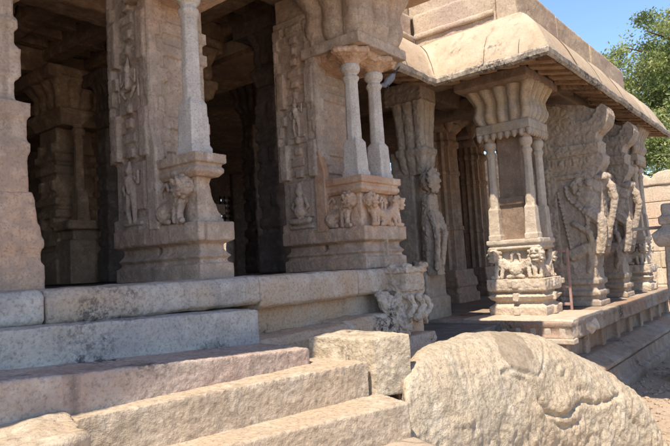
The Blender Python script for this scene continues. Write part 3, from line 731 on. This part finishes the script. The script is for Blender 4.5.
# ------------------------------------------------------------------ hall roof and far walls
e = empty('hall_roof', (2, 7, 4.5), 'dark stone ceiling beams and overhanging slab roof of the hall above the great pillars', 'roof')
m = MB(); m.box(-4.0,5.55,2.76,3.40,4.47,4.62); m.box(-4.0,4.6,1.95,2.8,4.48,4.61); m.build('eave_slab', M['warm'], e, vox=.03, amp=.01, freq=4)
m = MB(); m.box(-4,5.2,3.42,4.3,4.5,4.85)
for y in (5.9,8.2,10.4): m.box(-4,7.5,y-.2,y+.2,4.55,4.9)
m.build('long_beam', M['inner'], e, vox=.04, amp=.01)
m = MB()
for x in (.2,.9,1.7,2.45,3.2,3.9,4.5,5.1,5.8,6.5,7.2): m.box(x-.13,x+.13,4.3,12.3,4.72+.03*(int(x*10)%3),5.0)
m.build('cross_beam', M['inner'], e, vox=.04, amp=.01)
m = MB()
for x in (.2,.9,1.7,2.45,3.2,3.9,4.5,5.1,5.8,6.5):
    y = 4.4
    while y < 9: m.box(x+.13,x+.57,y,y+.12,4.86,4.98); y += .38
m.build('carved_coffer', M['inner'], e)
MB().box(-4,5.15,2.95,12.4,5.0,5.08).build('roof_slab', M['ledge'], e); MB().box(5.15,7.9,4.5,12.4,5.0,5.08).build('roof_slab', M['ledge'], e)

def wallp(name, label, x0, x1, y0, y1, z0, z1, mat='inner_shade', vox=.06, cat='wall'):
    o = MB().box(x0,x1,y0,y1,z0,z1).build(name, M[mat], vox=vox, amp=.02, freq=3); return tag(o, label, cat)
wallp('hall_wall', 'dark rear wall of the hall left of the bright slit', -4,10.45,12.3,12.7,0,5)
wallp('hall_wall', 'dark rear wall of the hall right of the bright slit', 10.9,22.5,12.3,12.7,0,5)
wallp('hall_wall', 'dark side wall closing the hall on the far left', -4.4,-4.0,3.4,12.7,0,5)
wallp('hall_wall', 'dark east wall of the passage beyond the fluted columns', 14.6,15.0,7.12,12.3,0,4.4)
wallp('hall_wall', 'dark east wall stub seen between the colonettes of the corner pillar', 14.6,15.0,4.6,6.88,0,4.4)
# lattice in the slit
e = empty('stone_lattice', (10.67,12.45,2.9), 'small pierced stone lattice above the bright slit at the back of the hall', 'lattice')
m = MB()
for z in (2.98,3.12,3.26,3.40,3.54,3.68): m.box(10.45,10.9,12.4,12.5,z,z+.07)
for x in (10.5,10.66,10.82): m.box(x,x+.06,12.4,12.5,2.9,3.75)
m.box(10.45,10.9,12.38,12.52,3.75,5.0)
m.build('grille', M['inner_shade'], e)

e = empty('added_shade_canopy', (7.3, .1, 0), 'added flat canopy on square posts, out of view, shading the ground and porch platform', 'canopy')  # unseen canopy added only to shade the ground and platform foot
MB().box(3.9,11.5,-.6,1.42,6.0,6.16).build('roof_slab', M['plinth'], e, vox=.04, amp=.01, freq=4)
for x in (5.4,8.3,11.2): MB().sq(x, -.35, [(-.05,.24),(.3,.24),(.32,.17),(5.6,.16),(5.62,.26),(6.0,.32)]).build('post', M['plinth'], e, vox=.03, amp=.006)
# ------------------------------------------------------------------ steps
def step(L_, R_, zt, zb, back, mat, label, seed, name='step_slab', amp=.0045, tl=0):
    (x0, y0), (x1, y1) = L_, R_
    d = Vector((x1-x0, y1-y0)).normalized(); n = Vector((-d.y, d.x))
    z0, z1 = (zt if isinstance(zt, tuple) else (zt, zt))
    b0 = (x0+n.x*back, y0+n.y*back); b1 = (x1+n.x*back*(1-tl), y1+n.y*back*(1-tl))
    c8 = [(x0,y0,zb),(x1,y1,zb),(*b1,zb),(*b0,zb),(x0,y0,z0),(x1,y1,z1),(*b1,z1+.006),(*b0,z0+.006)]
    o = MB().hexa(c8).build(name, M[mat], vox=.0095, amp=amp, freq=8, seed=seed, cv=(.0025,24))
    return tag(o, label, 'stone step', 'steps up to the hall')
step((.2,2.83), (2.66,2.81), (1.53,1.45), 1.20, .45, 'stepg', 'grey lichen-spotted shaded step, topmost, just under the hall platform', 1)
step((.3,2.57), (2.61,2.34), (1.37,1.232), 1.04, .62, 'step3', 'pinkish step with a dark stain running down its front, second from the top', 2)
step((1.225,2.39), (2.785,2.06), 1.14, .84, .45, 'step4', 'long tan step with a pecked front and sunlit top, third from the top', 3)
o = MB().hexa([(1.1,2.26,.68),(2.75,1.77,.68),(3.07,2.5,.68),(1.3,2.7,.68),(1.1,2.26,.948),(2.75,1.77,.948),(3.07,2.5,.95),(1.3,2.7,.95)]).build('step_slab', M['step4'], vox=.0095, amp=.0045, freq=8, seed=4, cv=(.0025,24))
tag(o, 'lowest tan step, its squared end beside the carved elephant', 'stone step', 'steps up to the hall')
o = rough_block([(.75,2.05,.7),(1.12,2.1,.7),(1.20,2.62,.7),(.8,2.7,.7),(.72,2.08,1.15),(1.135,2.11,1.14),(1.24,2.5,1.16),(.8,2.75,1.17)], 'rough_stone', M['step4'], amp=.022, freq=4, seed=3)
tag(o, 'rounded rough stone at the bottom left end of the steps, lit on top', 'stone')
b = [(2.77,2.49),(2.83,2.04),(3.04,1.93),(3.08,2.45)]
o = rough_block([(x,y,.93) for x,y in b]+[(b[0][0],b[0][1],1.275),(b[1][0],b[1][1],1.265),(b[2][0],b[2][1],1.275),(b[3][0],b[3][1],1.28)], 'stone_block', M['block'], vox=.010, amp=.008, freq=7, seed=8)
tag(o, 'squared speckled granite block standing at the right end of the steps', 'stone block')
# block turned so its corner order is counter-clockwise
o = rough_block([(1.0,.9,.0),(2.4,.9,.0),(2.92,2.0,.0),(1.0,2.4,.0),(1.0,.9,.755),(2.4,.9,.755),(2.9,2.0,.76),(1.0,2.4,.76)], 'landing_slab', M['ground'], vox=.03, amp=.01, freq=4)
tag(o, 'pinkish paving slab at the foot of the steps beside the elephant', 'paving slab')
o = rough_block([(1.0,2.3,.0),(2.9,2.0,.0),(3.3,2.9,.0),(1.0,3.1,.0),(1.0,2.4,.90),(2.85,2.1,.90),(3.2,2.8,.92),(1.0,3.1,.90)], 'rubble_core', M['ledge'], vox=.03, amp=.02, freq=4)
tag(o, 'rough masonry bed under the upper steps and the squared block', 'masonry')

# ------------------------------------------------------------------ carved elephant boulder
def PD(x, y, d):                                # photographer's measurements -> place in the world
    l = (x-335)*d/595; z = 1.7-(y-(285.1-.058*x))*d/595
    return W(l, d, z)
e = empty('stone_elephant', tuple(W(1.5,4.9,0)), 'big worn granite elephant carving lying at the foot of the steps', 'stone sculpture')
m = MB()
def ell(x, y, d, rl, rd, rz, rot=0.):
    c = PD(x, y, d); mm = Matrix.Rotation(R(38.8-90+rot), 3, 'Z')
    m.ball(c, (rl, rd, rz), mm, sub=4)
DE = lambda x: 3.36+1.70*(x-393)/257          # distance of the near flank, photo column x
OUT = [(391,386),(394,375),(400,363),(409,353),(420,345),(432,340),(447,337),(470,333),(495,331),(515,331),(535,333),(548,335),(562,338),(578,344),(592,351),(604,359),(614,368),(628,381),(638,393),(644,408),(650,426),(655,447)]
def interp(tab, x):
    if x <= tab[0][0]: return tab[0][1]
    for (a_, u_), (b_, v_) in zip(tab, tab[1:]):
        if x <= b_: t = (x-a_)/(b_-a_); return u_+(v_-u_)*t
    return tab[-1][1]
rgs = []
HWD = [(391,.20),(400,.29),(420,.40),(460,.50),(520,.54),(570,.50),(610,.40),(640,.28),(655,.12)]
for i in range(89):
    x = 391+3*i; w_ = interp(HWD, x); dc = DE(x)+w_; yt = interp(OUT, x)
    zt = 1.7-(yt-(285.1-.058*x))*dc/595; zb = -.35
    if zt < zb+.1: zb = zt-.1
    zc_ = (zt+zb)/2; hz = (zt-zb)/2; ring = []
    for k in range(40):
        th = 2*math.pi*k/40; cs_, sn_ = math.cos(th), math.sin(th); ex = .72
        dd = dc+w_*math.copysign(abs(cs_)**.85, cs_); zz = zc_+hz*math.copysign(abs(sn_)**ex, sn_)
        ring.append(W((x-335)*(dc-w_*1.15*max(0, min(1, (x-470)/110)))/595, dd, zz))
    rgs.append(ring)
m.rings(rgs)
fw3 = Vector((CH, SH, 0)); rt3 = Vector((SH, -CH, 0))
def seg(p, a, b):
    ax, ay = a; bx, by = b; t = max(0, min(1, ((p[0]-ax)*(bx-ax)+(p[1]-ay)*(by-ay))/((bx-ax)**2+(by-ay)**2+1e-9)))
    return math.hypot(p[0]-ax-(bx-ax)*t, p[1]-ay-(by-ay)*t)
def poly_d(p, pts): return min(seg(p, a, b) for a, b in zip(pts, pts[1:]))
# carved lines, laid out on the flank of the animal (metres along it, height)
def fl_(x, y):
    d = DE(x)+.06
    return ((x-335)*d/595, 1.7-(y-(285.1-.058*x))*d/595)
ear = [fl_(*q) for q in ((490,370),(500,367),(512,371),(524,374),(532,366),(540,352),(546,342))]
mouth = [fl_(*q) for q in ((521,396),(527,406),(538,411),(550,409),(560,402),(568,398),(580,402),(594,398),(606,394))]
mouth2 = [fl_(*q) for q in ((524,402),(530,416),(545,422),(562,416))]
jaw = [fl_(*q) for q in ((490,371),(510,377),(520,390),(521,396))]
trunk = [fl_(*q) for q in ((545,346),(562,352),(575,364),(590,380),(602,394))]
trunk2 = [fl_(*q) for q in ((555,385),(575,390),(600,404),(622,426))]
ropes = [[fl_(x+dx, y) for x, y in ((452,341),(448,352),(447,366),(449,384))] for dx in (0,7,14)] + [[fl_(x, y) for x, y in ((483,338),(486,350),(487,366))], [fl_(x, y) for x, y in ((427,345),(415,360),(410,378))]]
eye = fl_(551, 369)
cheek = fl_(545, 400)
def post_elephant(me):
    me.update()
    nn = [Vector(v.normal) for v in me.vertices]
    for v, n in zip(me.vertices, nn):
        p = v.co
        l = p.dot(rt3); z = p.z; q = (l, z); dz = 0.
        front = -n.dot(fw3)
        if front > -.15:
            k = min(1, front+.3)
            d = poly_d(q, ear); dz -= .013*math.exp(-(d/.013)**2); dz += .005*math.exp(-((d-.03)/.015)**2)
            d = poly_d(q, mouth); dz -= .040*math.exp(-(d/.019)**2)*(.7+.8*abs(noise.noise(p*7)))
            d = poly_d(q, mouth2); dz -= .018*math.exp(-(d/.018)**2)
            d = poly_d(q, jaw); dz -= .016*math.exp(-(d/.018)**2)
            d = poly_d(q, trunk); dz -= .016*math.exp(-(d/.018)**2)
            d = poly_d(q, trunk2); dz -= .012*math.exp(-(d/.03)**2)
            for r_ in ropes: d = poly_d(q, r_); dz -= .006*math.exp(-(d/.010)**2)
            d = math.dist(q, eye); dz -= .010*math.exp(-((d-.045)/.012)**2); dz += .012*math.exp(-(d/.028)**2)
            d = math.dist(q, cheek); dz += .045*math.exp(-(d/.10)**2)
            dz *= k
        w = p*1.0
        low = max(0, min(1, (.95-z)/.5))
        dz += .022*noise.noise(w*2.6)+.012*noise.noise(w*6)+(.0035+.008*low)*noise.noise(w*15)+(.004+.004*low)*noise.noise(w*33)
        dz += (.003+low*.012)*(abs(noise.noise(w*9+Vector((4,4,4))))-.2)*1.6
        vd = noise.voronoi(w*16)[0]; dz += (.002+.004*low)*min(1,(vd[1]-vd[0])*2)
        v.co = p+n*dz
    me.update()
body = m.build('body', M['boulder'], e, vox=.0125, post=post_elephant, smooth=True)
body.data.materials.append(M['worn']); wp = fl_(509, 349); base_ = root_loc(e)
for f in body.data.polygons:
    p = f.center+base_; l = p.dot(rt3)
    if -f.normal.dot(fw3) > -.6:
        ddx = (l-wp[0])/.150; ddz = (p.z-wp[1])/(.150)
        rr_ = math.hypot(ddx+.15*ddz, ddz)+.15*noise.noise(p*9)
        if rr_ < 1: f.material_index = 1

# ------------------------------------------------------------------ right-hand stone stump and boundary wall
sx_, sy_ = 8.76, 1.31
e = empty('stone_post', (sx_, sy_, 0), 'dark stacked stone post cut by the right edge of the frame', 'stone post')
MB().sq(sx_, sy_, [(-.05,.27),(.12,.27),(.14,.225),(1.70,.205),(1.72,.20)]).build('shaft', M['stump'], e, vox=.02, amp=.008)
MB().sq(sx_, sy_, [(1.70,.26),(1.75,.30),(1.86,.32),(1.90,.28),(1.95,.22),(1.99,.22)]).build('cap_slab', M['stump'], e, vox=.016, amp=.008)
MB().sq(sx_, sy_, [(1.98,.24),(2.08,.25),(2.10,.21),(2.22,.21),(2.25,.19)]).build('finial', M['stump'], e, vox=.016, amp=.008)
MB().box(sx_-.0, sx_+.06, sy_+.2, sy_+.62, 1.93, 1.975).build('projecting_slab', M['stump'], e, vox=.014, amp=.004)

e = empty('boundary_wall', (21, 3, 0), 'tall sunlit cream stone boundary wall with rounded coping beyond the porch', 'wall')
rw = random.Random(5)
m = MB(); 
rows = 7
for r_ in range(rows):
    z0_ = r_*.52; y = -14+rw.random()
    while y < 34:
        w = rw.uniform(.8, 1.7); j = rw.uniform(-.02,.02)
        m.box(21.0+j, 21.5, y+.012, y+w-.012, z0_+.01, z0_+.51); y += w
m.box(21.04,21.45,-14,34,0,3.63)
m.build('masonry', M['wall'], e, bevel=0.02, smooth=False)
m = MB(); y = -14
while y < 34:
    w = rw.uniform(1.0,1.6); m.extr([(y+.02,3.64),(y+w-.02,3.64),(y+w-.02,3.86),(y+w-.1,4.0),(y+w*.75,4.07),(y+w*.5,4.10),(y+w*.25,4.07),(y+.1,4.0),(y+.02,3.86)], 'x', 20.96, 21.5); y += w
m.build('coping', M['wall'], e, vox=.04, amp=.02, freq=3)
MB().box(20.6,20.97,-14,34,0,.28).build('footing', M['wall'], e, vox=.06, amp=.02, freq=3)

# ------------------------------------------------------------------ ground
m = MB(); n = 40
m.add([(-600,-600,0),(600,-600,0),(600,600,0),(-600,600,0)], [(0,1,2,3)])
tag(m.build('ground', M['ground']), kind='structure')

rp = random.Random(9); m = MB()
for i in range(900):
    if i % 3: x, y, z, r_ = rp.uniform(5.2,13), 1.92-abs(rp.gauss(0,.5)), 0, rp.uniform(.006,.03)
    else: x, y, z, r_ = rp.uniform(5.2,6.7), rp.uniform(2.0,2.9), 0, rp.uniform(.02,.07)
    m.ball((x,y,z+r_*.3), (r_*rp.uniform(.8,1.4), r_*rp.uniform(.7,1.2), r_*rp.uniform(.4,.8)), Matrix.Rotation(rp.uniform(0,3),3,'Z'), sub=1)
tag(m.build('gravel', M['ground']), 'loose grit and small stones along the foot of the platform', 'gravel', kind='stuff')
# ------------------------------------------------------------------ trees
def tree(x, y, h, rad, label, seed, nleaf, base, cw=.75):
    rd = random.Random(seed)
    e = empty('leafy_tree', (x, y, 0), label, 'tree', 'trees beyond the boundary wall')
    t = MB()
    t.tube([(x,y,0),(x+.15,y+.1,h*.2),(x-.1,y+.2,h*.4),(x+.2,y,h*.62),(x+.1,y,h*.85)], [.42,.34,.26,.16,.06], 10)
    tips = []
    for i in range(26):
        z = h*rd.uniform(.28,.8); a = rd.uniform(0, 6.28); ln = rad*rd.uniform(.6,1.05)*(1.1-abs(z/h-.55))
        p0 = Vector((x+.05,y+.1,z)); p1 = p0+Vector((math.cos(a)*ln*.5, math.sin(a)*ln*.5, ln*.25)); p2 = p0+Vector((math.cos(a)*ln, math.sin(a)*ln, ln*rd.uniform(.2,.5)))
        t.tube([p0,p1,p2], [.12,.07,.02], 6); tips += [p1, p2, (p1+p2)/2]
    t.build('trunk', M['bark'], e)
    for mi, (mat, frac) in enumerate((('leaf',.6), ('leafb',.4))):
        vs = []; fs = []
        clumps = []
        for i in range(210):
            # clumps spread through a lumpy crown
            while True:
                v = Vector((rd.uniform(-1,1), rd.uniform(-1,1), rd.uniform(-1,1)))
                if .3 < v.length < 1: break
            k = 1+.28*noise.noise(v.normalized()*2.2+Vector((seed, 0, 0)))
            clumps.append((Vector((x+v.x*rad*k, y+v.y*rad*k, base+(h-base)*.5+v.z*(h-base)*.5*k)), rd.uniform(.45,1.05)))
        for i in range(int(nleaf*frac)):
            c, cr = rd.choice(clumps)
            g = Vector((rd.gauss(0,1), rd.gauss(0,1), rd.gauss(0,.75)))*cr*.5
            p = c+g; s = rd.uniform(.04,.085)
            nrm = Vector((rd.gauss(0,1), rd.gauss(0,1), rd.gauss(.6,1))).normalized()
            a = nrm.orthogonal().normalized(); b_ = nrm.cross(a)
            th = rd.uniform(0, 6.28); u = a*math.cos(th)+b_*math.sin(th); w = nrm.cross(u)
            k = len(vs); vs += [p-u*s*1.5, p+w*s*.65, p+u*s*1.5, p-w*s*.65]; fs.append((k,k+1,k+2,k+3))
        mb = MB(); mb.v = vs; mb.f = fs
        me = bpy.data.meshes.new('crown'); me.from_pydata([tuple(v) for v in vs], [], fs)
        o = bpy.data.objects.new('crown', me); COL.objects.link(o); me.materials.append(M[mat])
        for v in me.vertices: v.co -= Vector((x,y,0))
        o.parent = e
    return e
tree(36.2, 3.9, 14.3, 5.5, 'large pale green leafy tree rising behind the porch roof', 3, 135000, 2.5)
tree(28.5, 1.6, 8.4, 3.0, 'lower bushy tree just beyond the boundary wall at the right edge', 8, 45000, 2.0)

# ------------------------------------------------------------------ pigeon
e = empty('pigeon', (5.08, 3.22, 3.50), 'grey pigeon with a dark upturned tail perched beside the right colonette, below the slab', 'bird')
c = Vector((5.15,3.30,3.60)); rt = Vector((SH,-CH,0)); up = Vector((0,0,1))
m = MB(); m.limb([c-rt*.05-up*.06, c-rt*.015-up*.015, c+rt*.02+up*.02, c+rt*.045+up*.05], [.030,.046,.042,.024]); m.limb([c-rt*.05-up*.06, c-rt*.085-up*.055], [.028,.026]); m.build('body', M['pigeon'], e, vox=.007)
m = MB(); a = c+rt*.035+up*.045; b2 = c+rt*.11+up*.125
q = Vector((CH,SH,0))
m.hexa([a-q*.02-up*.012, b2-q*.03-up*.008, b2+q*.03-up*.008, a+q*.02-up*.012, a-q*.02+up*.012, b2-q*.03+up*.006, b2+q*.03+up*.006, a+q*.02+up*.012]); m.build('tail', M['pigeond'], e)
m = MB(); m.limb([c-rt*.105-up*.06, c-rt*.13-up*.07], [.008,.004]); m.build('beak', M['pigeond'], e)
for s in (-1, 1): MB().tube([c+q*.018*s-up*.04-rt*.02, c+q*.018*s-up*.10-rt*.02], .006, 6).build('leg', M['pigeond'], e)

# ------------------------------------------------------------------ light, sky, camera
s = Vector((-.60, -.15, 1.0)).normalized()
sun = bpy.data.lights.new('sun', 'SUN'); sun.energy = 4.0; sun.angle = R(.55); sun.color = (1, .90, .755)
so = bpy.data.objects.new('sun', sun); COL.objects.link(so)
so.rotation_euler = s.to_track_quat('Z', 'Y').to_euler(); so.location = s*40
w = bpy.data.worlds.new('World'); scene.world = w; w.use_nodes = True
nt = w.node_tree; bg = nt.nodes['Background']; bg.inputs['Strength'].default_value = .15
sky = nt.nodes.new('ShaderNodeTexSky'); sky.sky_type = 'NISHITA'; sky.sun_disc = False
sky.sun_elevation = math.asin(s.z); sky.sun_rotation = math.atan2(s.x, s.y)
sky.altitude = 600; sky.air_density = 1.0; sky.dust_density = .2; sky.ozone_density = 4.0
nt.links.new(sky.outputs[0], bg.inputs[0])

cam = bpy.data.cameras.new('camera'); co = bpy.data.objects.new('camera', cam); COL.objects.link(co)
F_ = 595.; roll = math.atan(.058); pitch = math.atan(42.6*math.cos(roll)/F_)
fw = Vector((CH*math.cos(pitch), SH*math.cos(pitch), math.sin(pitch))); r0 = Vector((SH, -CH, 0)); u0 = r0.cross(fw)
Rr = r0*math.cos(roll)-u0*math.sin(roll); U = r0*math.sin(roll)+u0*math.cos(roll)
mw = Matrix((Rr, U, -fw)).transposed().to_4x4(); mw.translation = Vector((0,0,1.7))
co.matrix_world = mw
cam.sensor_width = 36; cam.lens = F_/670*36; cam.clip_end = 2000; cam.clip_start = .05
scene.camera = co
vs_ = scene.view_settings; vs_.view_transform = 'Standard'; vs_.look = 'None'; vs_.exposure = .95; vs_.gamma = 1; vs_.use_curve_mapping = False
scene.cycles.max_bounces = 8; scene.cycles.diffuse_bounces = 5
